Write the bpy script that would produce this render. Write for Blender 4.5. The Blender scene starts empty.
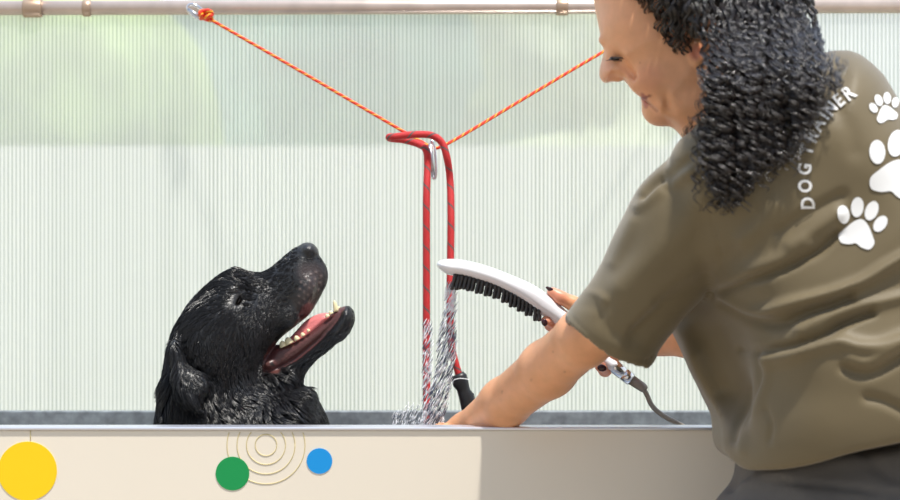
import bpy, math, random
import numpy as np
from mathutils import Vector, Matrix, noise
from mathutils.bvhtree import BVHTree
from mathutils.kdtree import KDTree
random.seed(7); rng = np.random.default_rng(7)
S = bpy.context.scene
COL = S.collection
# ------------------------------------------------------------------ camera, sky, sun, exposure
CAMZ, CAMY, FPX = 1.27, -3.0, 2125.0
cam = bpy.data.cameras.new('camera'); cam.lens = 85; cam.sensor_width = 36
camo = bpy.data.objects.new('camera', cam); COL.objects.link(camo)
camo.location = (0, CAMY, CAMZ); camo.rotation_euler = (math.pi/2, 0, 0)
cam.dof.use_dof = True; cam.dof.focus_distance = 2.88; cam.dof.aperture_fstop = 5.8
S.camera = camo
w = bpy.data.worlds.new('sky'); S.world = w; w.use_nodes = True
nt = w.node_tree; nt.nodes.clear()
wo = nt.nodes.new('ShaderNodeOutputWorld'); bg = nt.nodes.new('ShaderNodeBackground')
tc = nt.nodes.new('ShaderNodeTexCoord'); sx = nt.nodes.new('ShaderNodeSeparateXYZ'); rp = nt.nodes.new('ShaderNodeValToRGB')
nt.links.new(tc.outputs['Generated'], sx.inputs[0]); nt.links.new(sx.outputs['Z'], rp.inputs[0])
rp.color_ramp.elements[0].position = 0.0; rp.color_ramp.elements[0].color = (0.93, 0.97, 1.0, 1)
rp.color_ramp.elements[1].position = 0.9; rp.color_ramp.elements[1].color = (0.50, 0.66, 0.95, 1)
nt.links.new(rp.outputs[0], bg.inputs[0])
wm = nt.nodes.new('ShaderNodeMapRange'); nt.links.new(sx.outputs['Y'], wm.inputs[0])   # sky dimmed behind the camera and raised beyond the screen to shape shading
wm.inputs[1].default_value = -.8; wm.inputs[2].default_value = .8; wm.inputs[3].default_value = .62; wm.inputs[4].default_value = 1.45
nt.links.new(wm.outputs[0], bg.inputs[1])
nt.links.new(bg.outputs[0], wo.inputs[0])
sun = bpy.data.lights.new('sun', 'SUN'); sun.energy = 5.0; sun.angle = math.radians(2.6); sun.color = (1.0, 0.95, 0.86)
suno = bpy.data.objects.new('sun', sun); COL.objects.link(suno)
SUN_DIR = Vector((-0.195, 0.285, -0.925))
suno.rotation_euler = SUN_DIR.to_track_quat('-Z', 'Y').to_euler(); suno.location = (3, -3, 5)
S.view_settings.view_transform = 'Standard'; S.view_settings.look = 'None'
S.view_settings.gamma = 1; S.view_settings.use_curve_mapping = False
S.view_settings.exposure = 0.04
try:
    S.cycles.use_denoising = True; S.cycles.transparent_max_bounces = 24; S.cycles.max_bounces = 8
except Exception: pass

# ------------------------------------------------------------------ helpers
def P(px, py, Y):
    s = (Y - CAMY) / FPX
    return np.array([(px - 450) * s, Y, CAMZ - (py - 250) * s])
def PV(px, py, Y): return Vector(P(px, py, Y))
def sc(Y): return (Y - CAMY) / FPX
def pix(X):
    s = (X[:, 1] - CAMY) / FPX
    return X[:, 0] / s + 450, 250 - (X[:, 2] - CAMZ) / s
def tag(o, label=None, cat=None, group=None, kind=None):
    if label: o['label'] = label
    if cat: o['category'] = cat
    if group: o['group'] = group
    if kind: o['kind'] = kind
    return o
def link(name, me, mat=None, parent=None, smooth=True):
    o = bpy.data.objects.new(name, me); COL.objects.link(o)
    mats = mat if isinstance(mat, (list, tuple)) else ([mat] if mat else [])
    for m in mats: me.materials.append(m)
    if smooth and len(me.polygons): me.polygons.foreach_set('use_smooth', np.ones(len(me.polygons), bool))
    if parent: o.parent = parent
    return o
def rebase(o, loc):
    loc = Vector(loc); o.data.transform(Matrix.Translation(-loc)); o.location = loc
    return o
def empty(name, loc=(0, 0, 0)):
    o = bpy.data.objects.new(name, None); COL.objects.link(o); o.location = loc; o.empty_display_size = .05
    return o
def adopt(ch, par):
    """keep world geometry while parenting under an object that is only translated"""
    ch.parent = par; ch.location = Vector(ch.location) - Vector(par.location)
def mk(name, V, F, mat=None, parent=None, smooth=True, midx=None):
    me = bpy.data.meshes.new(name)
    V = np.asarray(V, dtype=np.float32); 
    if isinstance(F, np.ndarray) and F.ndim == 2:
        k = F.shape[1]
        me.vertices.add(len(V)); me.vertices.foreach_set('co', V.ravel())
        me.loops.add(F.size); me.loops.foreach_set('vertex_index', F.ravel().astype(np.int32))
        me.polygons.add(len(F)); me.polygons.foreach_set('loop_start', np.arange(0, F.size, k, dtype=np.int32))
        me.update(calc_edges=True); me.validate()
    else:
        me.from_pydata([tuple(v) for v in V], [], [tuple(f) for f in F]); me.update()
    o = link(name, me, mat, parent, smooth)
    if midx is not None: me.polygons.foreach_set('material_index', np.asarray(midx, dtype=np.int32))
    return o
class MB:
    def __init__(s): s.V = []; s.F = []; s.M = []
    def add(s, V, F, m=0):
        b = len(s.V); s.V += [tuple(v) for v in V]; s.F += [tuple(i + b for i in f) for f in F]; s.M += [m] * len(F)
    def box(s, lo, hi, m=0):
        x0, y0, z0 = lo; x1, y1, z1 = hi
        s.add([(x0,y0,z0),(x1,y0,z0),(x1,y1,z0),(x0,y1,z0),(x0,y0,z1),(x1,y0,z1),(x1,y1,z1),(x0,y1,z1)],
              [(0,3,2,1),(4,5,6,7),(0,1,5,4),(1,2,6,5),(2,3,7,6),(3,0,4,7)], m)
    def tube(s, pts, rad, n=10, m=0, cap=True, flat=1.0):
        pts = [Vector(p) for p in pts]; k = len(pts)
        rad = rad if hasattr(rad, '__len__') else [rad] * k
        t0 = (pts[1] - pts[0]).normalized(); ref = Vector((0, 1, 0)) if abs(t0.y) < .9 else Vector((0, 0, 1))
        u = t0.cross(ref).normalized(); V = []
        for i, p in enumerate(pts):
            t = (pts[min(i+1, k-1)] - pts[max(i-1, 0)]).normalized()
            u = (u - t * u.dot(t)).normalized(); v = t.cross(u)
            for j in range(n):
                a = 2 * math.pi * j / n
                V.append(p + (u * math.cos(a) + v * math.sin(a) * flat) * rad[i])
        F = [(i*n+j, i*n+(j+1) % n, (i+1)*n+(j+1) % n, (i+1)*n+j) for i in range(k-1) for j in range(n)]
        if cap: F += [tuple(range(n-1, -1, -1)), tuple((k-1)*n + j for j in range(n))]
        s.add(V, F, m)
    def build(s, name, mat, parent=None, smooth=True):
        return mk(name, s.V, s.F, mat, parent, smooth, s.M)
def bevel(o, wd=.002, seg=2):
    m = o.modifiers.new('bevel', 'BEVEL'); m.width = wd; m.segments = seg; m.limit_method = 'ANGLE'
    return o
def catmull(pts, n=8, closed=False):
    pts = np.array(pts, float); out = []; k = len(pts)
    rngk = range(k if closed else k - 1)
    for i in rngk:
        if closed: p0, p1, p2, p3 = pts[(i-1) % k], pts[i], pts[(i+1) % k], pts[(i+2) % k]
        else: p0, p1, p2, p3 = pts[max(i-1, 0)], pts[i], pts[i+1], pts[min(i+2, k-1)]
        for j in range(n):
            t = j / n
            out.append(.5 * ((2*p1) + (-p0+p2)*t + (2*p0-5*p1+4*p2-p3)*t*t + (-p0+3*p1-3*p2+p3)*t**3))
    if not closed: out.append(pts[-1])
    return np.array(out)
# ---- signed distance fields, meshed with surface nets
def poly_d(x, z, poly):
    d = np.full(x.shape, 1e9); sgn = np.zeros(x.shape, bool); n = len(poly)
    for i in range(n):
        ax, az = poly[i]; bx, bz = poly[(i+1) % n]
        ex, ez = bx-ax, bz-az; wx, wz = x-ax, z-az
        t = np.clip((wx*ex + wz*ez) / (ex*ex + ez*ez + 1e-18), 0, 1)
        d = np.minimum(d, (wx-ex*t)**2 + (wz-ez*t)**2)
        c = ((az <= z) & (z < bz)) | ((bz <= z) & (z < az))
        if az != bz: sgn ^= c & (x < ax + (z-az) * ex / ez)
    d = np.sqrt(d)
    return np.where(sgn, -d, d)
def wpoly(pp, Y0, sub=3):
    pp = catmull(pp, sub, True) if sub > 1 else np.array(pp, float)
    s = sc(Y0)
    return np.stack([(pp[:, 0]-450)*s, CAMZ-(pp[:, 1]-250)*s], 1)
def inflate(pp, Y0, R, W, Yc=None, cut=None, sub=3):
    """solid whose outline is the polygon; W half thickness (number or f(x,z)); Yc centre depth f(x,z)"""
    poly = wpoly(pp, Y0, sub); cp = wpoly(cut, Y0, 2) if cut is not None else None
    def F(X):
        x, y, z = X[:, 0], X[:, 1], X[:, 2]
        d = poly_d(x, z, poly)
        ww = W(x, z) if callable(W) else W
        yc = Yc(x, z) if Yc is not None else Y0
        f = np.sqrt(np.maximum(R + d, 0)**2 + ((y-yc) * R / ww)**2) - R
        if cp is not None: f = np.maximum(f, poly_d(x, z, cp))
        return f
    return F
def smin(a, b, k):
    h = np.maximum(k - np.abs(a-b), 0) / k
    return np.minimum(a, b) - h*h*k*.25
def smax(a, b, k): return -smin(-a, -b, k)
def ell(c, r, rot=None):
    c = np.array(c); r = np.array(r)
    def F(X):
        q = X - c
        if rot is not None: q = q @ rot
        k0 = np.sqrt(((q/r)**2).sum(1)); k1 = np.sqrt(((q/r**2)**2).sum(1)) + 1e-9
        return k0*(k0-1)/k1
    return F
def cone(a, b, ra, rb):
    a = np.array(a); b = np.array(b); e = b-a; L = (e@e)
    def F(X):
        q = X-a; t = np.clip((q@e)/L, 0, 1)
        return np.sqrt(((q-t[:, None]*e)**2).sum(1)) - (ra+(rb-ra)*t)
    return F
def chain(pts, rads):
    fs = [cone(pts[i], pts[i+1], rads[i], rads[i+1]) for i in range(len(pts)-1)]
    def F(X):
        f = fs[0](X)
        for g in fs[1:]: f = smin(f, g(X), min(rads)*.6)
        return f
    return F
def rotxz(deg):   # columns: local axes; first axis turned in the picture plane (x right, z up)
    a = math.radians(deg)
    return np.array([[math.cos(a), 0, -math.sin(a)], [0, 1, 0], [math.sin(a), 0, math.cos(a)]])
def sdf_mesh(F, lo, hi, h, B=14):
    lo = np.array(lo, float); hi = np.array(hi, float)
    nb = np.ceil((hi-lo) / (h*B)).astype(int); n = nb*B + 1
    V = np.ones(n, np.float32)
    ci = np.stack(np.meshgrid(*[np.arange(k) for k in nb], indexing='ij'), -1).reshape(-1, 3)
    fc = F(lo + (ci+.5)*B*h)
    act = np.abs(fc) < B*h*1.25
    for c, f in zip(ci[~act], fc[~act]):
        if f < 0: V[c[0]*B:(c[0]+1)*B+1, c[1]*B:(c[1]+1)*B+1, c[2]*B:(c[2]+1)*B+1] = -1
    g = np.stack(np.meshgrid(*[np.arange(B+1)]*3, indexing='ij'), -1).reshape(-1, 3)
    A = ci[act]
    for s in range(0, len(A), 40):
        blk = A[s:s+40]
        idx = (blk[:, None, :]*B + g[None]).reshape(-1, 3)
        V[idx[:, 0], idx[:, 1], idx[:, 2]] = F(lo + idx*h)
    I = V < 0
    cnt = sum(I[a:a+n[0]-1, b:b+n[1]-1, c:c+n[2]-1].astype(np.int8) for a in (0,1) for b in (0,1) for c in (0,1))
    cell = np.argwhere((cnt > 0) & (cnt < 8))
    vid = np.full(n-1, -1, np.int64); vid[cell[:, 0], cell[:, 1], cell[:, 2]] = np.arange(len(cell))
    acc = np.zeros((len(cell), 3)); num = np.zeros(len(cell))
    cor = [(a, b, c) for a in (0,1) for b in (0,1) for c in (0,1)]
    for i in range(8):
        for j in range(i+1, 8):
            A_, B_ = np.array(cor[i]), np.array(cor[j])
            if abs(A_-B_).sum() != 1: continue
            va = V[tuple((cell+A_).T)]; vb = V[tuple((cell+B_).T)]
            m = (va < 0) != (vb < 0)
            t = np.where(m, va/np.where(m, va-vb, 1), 0)
            acc += np.where(m[:, None], A_ + t[:, None]*(B_-A_), 0); num += m
    pos = lo + (cell + acc/num[:, None])*h
    faces = []
    for ax in range(3):
        o1, o2 = [(1, 2), (2, 0), (0, 1)][ax]
        sl0 = [slice(1, -1)]*3; sl1 = [slice(1, -1)]*3; sl0[ax] = slice(0, -1); sl1[ax] = slice(1, None)
        s0, s1 = I[tuple(sl0)], I[tuple(sl1)]
        e = np.argwhere(s0 != s1); flip = s0[tuple(e.T)]
        off = np.ones(3, int); off[ax] = 0; e = e + off
        d1 = np.zeros(3, int); d1[o1] = 1; d2 = np.zeros(3, int); d2[o2] = 1
        q = np.stack([vid[tuple((e-d1-d2).T)], vid[tuple((e-d2).T)], vid[tuple(e.T)], vid[tuple((e-d1).T)]], 1)
        q[~flip] = q[~flip][:, ::-1]
        faces.append(q)
    return pos, np.concatenate(faces)
def relax(V, F, it=2, k=.5):
    E = np.concatenate([F[:, [0, 1]], F[:, [1, 2]], F[:, [2, 3]], F[:, [3, 0]]])
    for _ in range(it):
        s = np.zeros_like(V); c = np.zeros(len(V))
        for a, b in ((0, 1), (1, 0)):
            for q in range(3): s[:, q] += np.bincount(E[:, a], V[E[:, b], q], len(V))
            c += np.bincount(E[:, a], minlength=len(V))
        V = V + k*(s/np.maximum(c, 1)[:, None] - V)
    return V
def normals(V, F):
    fn = np.cross(V[F[:, 2]]-V[F[:, 0]], V[F[:, 3]]-V[F[:, 1]])
    N = np.zeros_like(V)
    for i in range(4):
        for q in range(3): N[:, q] += np.bincount(F[:, i], fn[:, q], len(V))
    return N/(np.linalg.norm(N, axis=1)[:, None]+1e-12)
def vcol(o, C):
    me = o.data; a = me.color_attributes.new('tint', 'FLOAT_COLOR', 'POINT')
    a.data.foreach_set('color', np.concatenate([C, np.ones((len(C), 1))], 1).astype(np.float32).ravel())
def seg_d(px, py, poly):
    d = np.full(px.shape, 1e9)
    for (ax, ay), (bx, by) in zip(poly[:-1], poly[1:]):
        ex, ey = bx-ax, by-ay
        t = np.clip(((px-ax)*ex+(py-ay)*ey)/(ex*ex+ey*ey+1e-9), 0, 1)
        d = np.minimum(d, np.hypot(px-ax-ex*t, py-ay-ey*t))
    return d
def sm(e0, e1, x):
    t = np.clip((x-e0)/(e1-e0), 0, 1); return t*t*(3-2*t)

# ------------------------------------------------------------------ materials
def lin(c):
    return tuple(((v/255)/12.92 if v <= 10 else (((v/255)+.055)/1.055)**2.4) for v in c)
def mat(name, col, rough=.5, metal=0, spec=.5, noise_s=0, noise_a=.1, bump=0, bump_s=200, attr=False, sheen=0, sss=0, coat=0):
    m = bpy.data.materials.new(name); m.use_nodes = True; t = m.node_tree; b = t.nodes['Principled BSDF']
    b.inputs['Base Color'].default_value = (*col, 1); b.inputs['Roughness'].default_value = rough
    b.inputs['Metallic'].default_value = metal; b.inputs['Specular IOR Level'].default_value = spec
    b.inputs['Coat Weight'].default_value = coat
    if sheen: b.inputs['Sheen Weight'].default_value = sheen
    if sss:
        b.inputs['Subsurface Weight'].default_value = sss; b.inputs['Subsurface Radius'].default_value = (1, .35, .2)
        b.inputs['Subsurface Scale'].default_value = .006
    tcn = t.nodes.new('ShaderNodeTexCoord')
    src = None
    if attr:
        a = t.nodes.new('ShaderNodeAttribute'); a.attribute_name = 'tint'; src = a.outputs['Color']
    if noise_s:
        n = t.nodes.new('ShaderNodeTexNoise'); n.inputs['Scale'].default_value = noise_s; n.inputs['Detail'].default_value = 4
        t.links.new(tcn.outputs['Object'], n.inputs['Vector'])
        mr = t.nodes.new('ShaderNodeMapRange'); mr.inputs[1].default_value = .3; mr.inputs[2].default_value = .7
        mr.inputs[3].default_value = 1-noise_a; mr.inputs[4].default_value = 1+noise_a
        t.links.new(n.outputs[0], mr.inputs[0])
        vm = t.nodes.new('ShaderNodeVectorMath'); vm.operation = 'SCALE'
        if src is not None: t.links.new(src, vm.inputs[0])
        else: vm.inputs[0].default_value = col
        t.links.new(mr.outputs[0], vm.inputs['Scale']); src = vm.outputs[0]
    if src is not None: t.links.new(src, b.inputs['Base Color'])
    if bump:
        n = t.nodes.new('ShaderNodeTexNoise'); n.inputs['Scale'].default_value = bump_s; n.inputs['Detail'].default_value = 5
        t.links.new(tcn.outputs['Object'], n.inputs['Vector'])
        bp = t.nodes.new('ShaderNodeBump'); bp.inputs['Strength'].default_value = bump; bp.inputs['Distance'].default_value = .002
        t.links.new(n.outputs[0], bp.inputs['Height']); t.links.new(bp.outputs[0], b.inputs['Normal'])
    return m
M = {}
M['tub'] = mat('cream_laminate', lin((238, 229, 214)), .35, noise_s=3, noise_a=.02)
M['steel'] = mat('brushed_steel', (.62, .64, .68), .28, 1, noise_s=30, noise_a=.08)
M['rimsteel'] = mat('pale_aluminium', (.80, .80, .86), .35, .8)
M['upstand'] = mat('grey_steel_strip', (.30, .33, .36), .42, .6, noise_s=60, noise_a=.25)
M['rail'] = mat('rail_metal', (.66, .54, .47), .38, .6, noise_s=25, noise_a=.1)
M['clamp'] = mat('brass_clamp', (.50, .36, .26), .4, .6)
M['chrome'] = mat('chrome', (.8, .8, .82), .12, 1)
M['yellow'] = mat('yellow_print', lin((252, 212, 0)), .4)
M['green'] = mat('green_print', lin((0, 150, 78)), .4)
M['blue'] = mat('blue_print', lin((0, 150, 230)), .4)
M['gold'] = mat('thin_gold_print', lin((214, 200, 150)), .45)
M['white_plastic'] = mat('white_plastic', (.80, .80, .84), .22, coat=.3)
M['bristle'] = mat('dark_grey_rubber', (.035, .035, .038), .4)
M['hose'] = mat('braided_hose', (.30, .26, .22), .35, .5, bump=.4, bump_s=900)
M['shirt'] = mat('olive_jersey', lin((107, 94, 67)), .55, spec=.45, sheen=.25, noise_s=14, noise_a=.05, bump=.12, bump_s=1400)
M['trouser'] = mat('charcoal_trousers', lin((92, 88, 84)), .7, noise_s=20, noise_a=.12, bump=.2, bump_s=900)
M['print'] = mat('white_shirt_print', (.86, .86, .86), .5)
M['skin'] = mat('skin', lin((205, 148, 116)), .40, attr=True, sss=.12, noise_s=60, noise_a=.06, bump=.12, bump_s=500)
M['nail'] = mat('dark_nail_polish', (.035, .008, .012), .12)
M['hair'] = mat('dark_curly_hair', (.016, .010, .009), .30, spec=1.0, coat=.6)
M['haircap'] = mat('hair_mass', (.010, .008, .008), .6)
M['dogskin'] = mat('wet_black_coat', (.01, .01, .011), .36, attr=True, spec=.6, bump=.5, bump_s=260)
M['fur'] = mat('wet_black_fur', (.009, .009, .011), .30, spec=.65)
M['eyeball'] = mat('dark_eye', (.012, .008, .006), .05)
M['tooth'] = mat('tooth', lin((238, 224, 180)), .25)
M['tongue'] = mat('pink_tongue', lin((226, 128, 128)), .25, bump=.4, bump_s=500)
M['black'] = mat('black_rubber', (.015, .015, .017), .4)
M['water_w'] = mat('water_glint_paint', (.88, .90, .96), .15)  # light caught by clear water, painted as an opaque bright tone
M['water_d'] = mat('water_refraction_paint', (.06, .075, .12), .12)  # dark refraction in the same clear water, painted as an opaque slate tone
M['sole'] = mat('dark_boot', (.02, .018, .016), .6)
M['lawn'] = mat('pale_grass', lin((190, 192, 160)), .9, noise_s=1.5, noise_a=.12)
M['pwall'] = mat('white_render', lin((250, 250, 252)), .9)
M['leaf'] = mat('foliage', lin((120, 158, 72)), .7, noise_s=2.2, noise_a=.5)
M['leaf_y'] = mat('foliage_yellow_green', lin((178, 202, 132)), .7, noise_s=2.2, noise_a=.45)
M['leaf_b'] = mat('foliage_grey_green', lin((138, 170, 152)), .7, noise_s=2.2, noise_a=.45)
M['leaf_p'] = mat('foliage_pale_green', lin((214, 222, 190)), .7, noise_s=2.0, noise_a=.3)
M['bark'] = mat('bark', (.12, .08, .05), .9)
M['paving'] = mat('grey_brown_paving', lin((150, 138, 120)), .8, noise_s=4, noise_a=.1)
# two-tone ropes
def rope_mat(name, c1, c2, scale, thr):
    m = mat(name, c1, .5, bump=.5, bump_s=1500); t = m.node_tree; b = t.nodes['Principled BSDF']
    uv = t.nodes.new('ShaderNodeAttribute'); uv.attribute_name = 'along'
    mp = t.nodes.new('ShaderNodeMath'); mp.operation = 'MULTIPLY'; mp.inputs[1].default_value = scale
    fr = t.nodes.new('ShaderNodeMath'); fr.operation = 'FRACT'
    lt = t.nodes.new('ShaderNodeMath'); lt.operation = 'LESS_THAN'; lt.inputs[1].default_value = thr
    mx = t.nodes.new('ShaderNodeMix'); mx.data_type = 'RGBA'
    t.links.new(uv.outputs['Fac'], mp.inputs[0]); t.links.new(mp.outputs[0], fr.inputs[0]); t.links.new(fr.outputs[0], lt.inputs[0])
    t.links.new(lt.outputs[0], mx.inputs['Factor']); mx.inputs[6].default_value = (*c1, 1); mx.inputs[7].default_value = (*c2, 1)
    t.links.new(mx.outputs[2], b.inputs['Base Color'])
    return m
M['leash'] = rope_mat('red_flecked_rope', lin((200, 38, 40)), lin((104, 80, 78)), 34, .12)
M['cord'] = rope_mat('orange_red_cord', lin((240, 52, 22)), lin((250, 190, 40)), 60, .22)
def rope(name, pts, r, m, parent=None, n=12, sub=12):
    """round rope, its 'along' attribute spirals so flecks wind round it"""
    pts = catmull(pts, sub); mb = MB(); mb.tube(pts, r, n)
    o = mb.build(name, m, parent)
    L = np.concatenate([[0], np.cumsum(np.linalg.norm(np.diff(pts, axis=0), axis=1))])
    a = o.data.attributes.new('along', 'FLOAT', 'POINT')
    vals = np.concatenate([[L[i] + j/n/34 for j in range(n)] for i in range(len(pts))])
    a.data.foreach_set('value', vals.astype(np.float32))
    return o
# ribbed translucent sheet
m = bpy.data.materials.new('ribbed_polycarbonate'); m.use_nodes = True; t = m.node_tree; t.nodes.clear()
out = t.nodes.new('ShaderNodeOutputMaterial'); tcn = t.nodes.new('ShaderNodeTexCoord'); sp = t.nodes.new('ShaderNodeSeparateXYZ')
t.links.new(tcn.outputs['Object'], sp.inputs[0])
def math_node(op, a=None, b=None):
    n = t.nodes.new('ShaderNodeMath'); n.operation = op
    for i, v in enumerate((a, b)):
        if v is None: continue
        if isinstance(v, (int, float)): n.inputs[i].default_value = v
        else: t.links.new(v, n.inputs[i])
    return n.outputs[0]
ph = math_node('MULTIPLY', sp.outputs['X'], 2*math.pi/.0064)
stripe = math_node('MULTIPLY_ADD', math_node('SINE', ph), .5); t.nodes[-1].inputs[2].default_value = .5
stripe = math_node('POWER', stripe, 1.5)
nz = t.nodes.new('ShaderNodeTexNoise'); nz.inputs['Scale'].default_value = 1
mpn = t.nodes.new('ShaderNodeMapping'); mpn.inputs['Scale'].default_value = (60, 1, .6)
t.links.new(tcn.outputs['Object'], mpn.inputs[0]); t.links.new(mpn.outputs[0], nz.inputs['Vector'])
rc = t.nodes.new('ShaderNodeMix'); rc.data_type = 'RGBA'
rc.inputs[6].default_value = (1.0, 1.0, .985, 1); rc.inputs[7].default_value = (.70, .73, .69, 1)
t.links.new(math_node('MULTIPLY', stripe, math_node('MULTIPLY_ADD', nz.outputs[0], .9)), rc.inputs['Factor'])
trl = t.nodes.new('ShaderNodeBsdfTranslucent'); dif = t.nodes.new('ShaderNodeBsdfDiffuse'); trp = t.nodes.new('ShaderNodeBsdfTransparent')
gl = t.nodes.new('ShaderNodeBsdfGlossy'); gl.inputs['Roughness'].default_value = .25
for n_ in (trl, dif, trp): t.links.new(rc.outputs[2], n_.inputs['Color'])
m1 = t.nodes.new('ShaderNodeMixShader'); m1.inputs[0].default_value = .45
t.links.new(trl.outputs[0], m1.inputs[1]); t.links.new(dif.outputs[0], m1.inputs[2])
m2 = t.nodes.new('ShaderNodeMixShader'); m2.inputs[0].default_value = .55
t.links.new(m1.outputs[0], m2.inputs[1]); t.links.new(trp.outputs[0], m2.inputs[2])
m3 = t.nodes.new('ShaderNodeMixShader'); m3.inputs[0].default_value = .05
t.links.new(m2.outputs[0], m3.inputs[1]); t.links.new(gl.outputs[0], m3.inputs[2])
t.links.new(m3.outputs[0], out.inputs[0]); M['poly'] = m

# ------------------------------------------------------------------ setting
mb = MB(); mb.box((-14, -6, -.1), (14, 1.2, 0)); g = mb.build('floor', M['paving'], smooth=False); tag(g, kind='structure')
mb = MB(); mb.box((-30, 1.2, -.1), (30, 40, 0)); g = mb.build('ground', M['lawn'], smooth=False); tag(g, kind='structure')
mb = MB(); mb.box((-9, 7.0, 0), (9, 7.25, 1.72)); mb.box((-9, 7.0, 1.72), (9, 7.29, 1.76))
g = mb.build('wall_far', M['pwall'], smooth=False); tag(g, kind='structure')
def tree(x, y, hgt, r, label, seed, leaf):
    e = empty('tree', (x, y, 0)); tag(e, label, 'tree', 'trees far behind the ribbed screen')
    b = MB(); b.tube([(0, 0, 0), (.05, 0, hgt*.4), (0, .03, hgt*.7)], [.16, .12, .07], 10); b.build('trunk', M['bark'], e)
    def F(X):
        f = None; rr = random.Random(seed)
        for i in range(14):
            c = (rr.uniform(-.7, .7)*r, rr.uniform(-.6, .6)*r, hgt*.68+rr.uniform(-.55, .6)*r)
            g_ = np.linalg.norm(X-np.array(c), axis=1)-r*rr.uniform(.3, .55)
            f = g_ if f is None else smin(f, g_, .25)
        return f + .08*np.sin(X[:, 0]*9+seed)*np.sin(X[:, 1]*8)*np.sin(X[:, 2]*10)
    V, Fc = sdf_mesh(F, (-2*r, -2*r, hgt*.68-1.7*r), (2*r, 2*r, hgt*.68+1.8*r), .14)
    mk('crown', V, Fc, M[leaf], e)
tree(-2.25, 8.4, 3.05, .95, 'yellow-green leafy tree blurred behind the screen, farthest left', 1, 'leaf_y')
tree(-1.15, 11.4, 3.2, 1.2, 'grey-green leafy tree blurred behind the screen, above the dog', 2, 'leaf_b')
tree(.55, 14.8, 3.5, 1.5, 'pale leafy tree blurred behind the screen, above the red leash', 3, 'leaf_p')

# ------------------------------------------------------------------ wash station
RIM_Y, BACK_Y = -.28, .38
zr = float(P(450, 427.0, RIM_Y)[2])
tub = empty('dog_wash_tub', (0, 0, 0)); tag(tub, 'cream raised dog wash tub with coloured dots on its front', 'bathtub')
mb = MB(); mb.box((-1.25, RIM_Y, .12), (1.25, RIM_Y+.03, zr-.004)); fpan = bevel(mb.build('front_panel', M['tub'], tub, False))
mb = MB(); mb.box((-1.255, RIM_Y-.003, zr-.004), (1.255, RIM_Y+.036, zr)); bevel(mb.build('rim', M['rimsteel'], tub, False), .0015)
mb = MB(); mb.box((-1.25, BACK_Y-.02, .12), (1.25, BACK_Y-.006, float(P(0, 410, BACK_Y)[2])))
bevel(mb.build('back_upstand', M['upstand'], tub, False))
mb = MB(); mb.box((-1.25, RIM_Y+.03, .50), (1.25, BACK_Y-.02, .53)); mb.build('basin_floor', M['steel'], tub, False)
for s in (-1, 1):
    mb = MB(); mb.box((s*1.25-.02, RIM_Y+.03, .12), (s*1.25+.005, BACK_Y-.02, zr-.02)); mb.build('end_panel', M['tub'], tub, False)
for sx_ in (-1, 1):
    for y in (RIM_Y+.08, BACK_Y-.08):
        mb = MB(); mb.box((sx_*1.15-.03, y-.03, 0), (sx_*1.15+.03, y+.03, .12)); mb.build('foot', M['black'], tub, False)
def disc(px, py, rpx, mname, label):
    c = P(px, py, RIM_Y); r = rpx*sc(RIM_Y); n = 64
    V = [(c[0]+r*math.cos(2*math.pi*i/n), RIM_Y-k, c[2]+r*math.sin(2*math.pi*i/n)) for k in (0, .0008) for i in range(n)]
    F = [tuple(n+i for i in range(n))] + [(i, n+i, n+(i+1) % n, (i+1) % n) for i in range(n)]
    o = mk('printed_dot', V, F, M[mname], fpan, False); o['label'] = label
disc(27.5, 471, 29.5, 'yellow', 'yellow printed dot')
disc(232.5, 473.5, 16.8, 'green', 'green printed dot')
disc(319.5, 461, 12.8, 'blue', 'blue printed dot')
for rpx in (10.8, 19.5, 29, 39):
    mb = MB(); s = sc(RIM_Y); n = 96
    pts = []
    for i in range(n+1):
        a = 2*math.pi*i/n; q = P(266 + rpx*math.cos(a), 445 + rpx*math.sin(a), RIM_Y)
        if q[2] < zr-.006: pts.append((a, q))
    if len(pts) < n: pts = sorted(pts, key=lambda t_: (t_[0]+math.pi/2) % (2*math.pi))
    mb.tube([(q[0], RIM_Y-.0002, q[2]) for a, q in pts], .0006, 6, flat=1)
    mb.build('printed_ring', M['gold'], fpan)
mb = MB(); q = P(30.5, 441, RIM_Y); q2 = P(30.5, 430, RIM_Y); mb.tube([(q[0], RIM_Y-.0002, q[2]), (q[0], RIM_Y-.0002, q2[2])], .0006, 6)
mb.build('printed_line', M['gold'], fpan)

scr = empty('ribbed_screen', (0, BACK_Y, 0)); tag(scr, 'tall translucent vertically ribbed plastic screen behind the tub', 'screen')
mb = MB(); zt = float(P(0, 11, BACK_Y)[2])
mb.box((-1.25, -.003, .45), (1.25, .003, zt)); mb.build('ribbed_sheet', M['poly'], scr, False)
mb = MB()
rl = P(-365, 8.8, BACK_Y); rr_ = P(1265, 5.0, BACK_Y)
mb.tube([(rl[0], 0, rl[2]), (rr_[0], 0, rr_[2])], .0118, 24); rail = mb.build('top_rail', M['rail'], scr)
for s in (-1, 1):
    mb = MB(); mb.tube([(s*1.285, 0, 0), (s*1.285, 0, zt+.02)], .014, 16); mb.build('post', M['rail'], scr)
for px_, wd, r_ in ((33, 19, .0150), (87, 8, .0137), (562, 12, .0137)):
    q = P(px_, 8.4-px_*.0025, BACK_Y); mb = MB(); hw = wd*sc(BACK_Y)/2
    mb.tube([(q[0]-hw, 0, q[2]), (q[0]-hw*.8, 0, q[2]), (q[0]+hw*.8, 0, q[2]), (q[0]+hw, 0, q[2])], [r_*.93, r_, r_, r_*.93], 24)
    if wd > 15: mb.tube([(q[0], 0, q[2]), (q[0], 0, q[2]+.03)], .009, 12)
    mb.build('rail_clamp', M['clamp'], rail)

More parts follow.
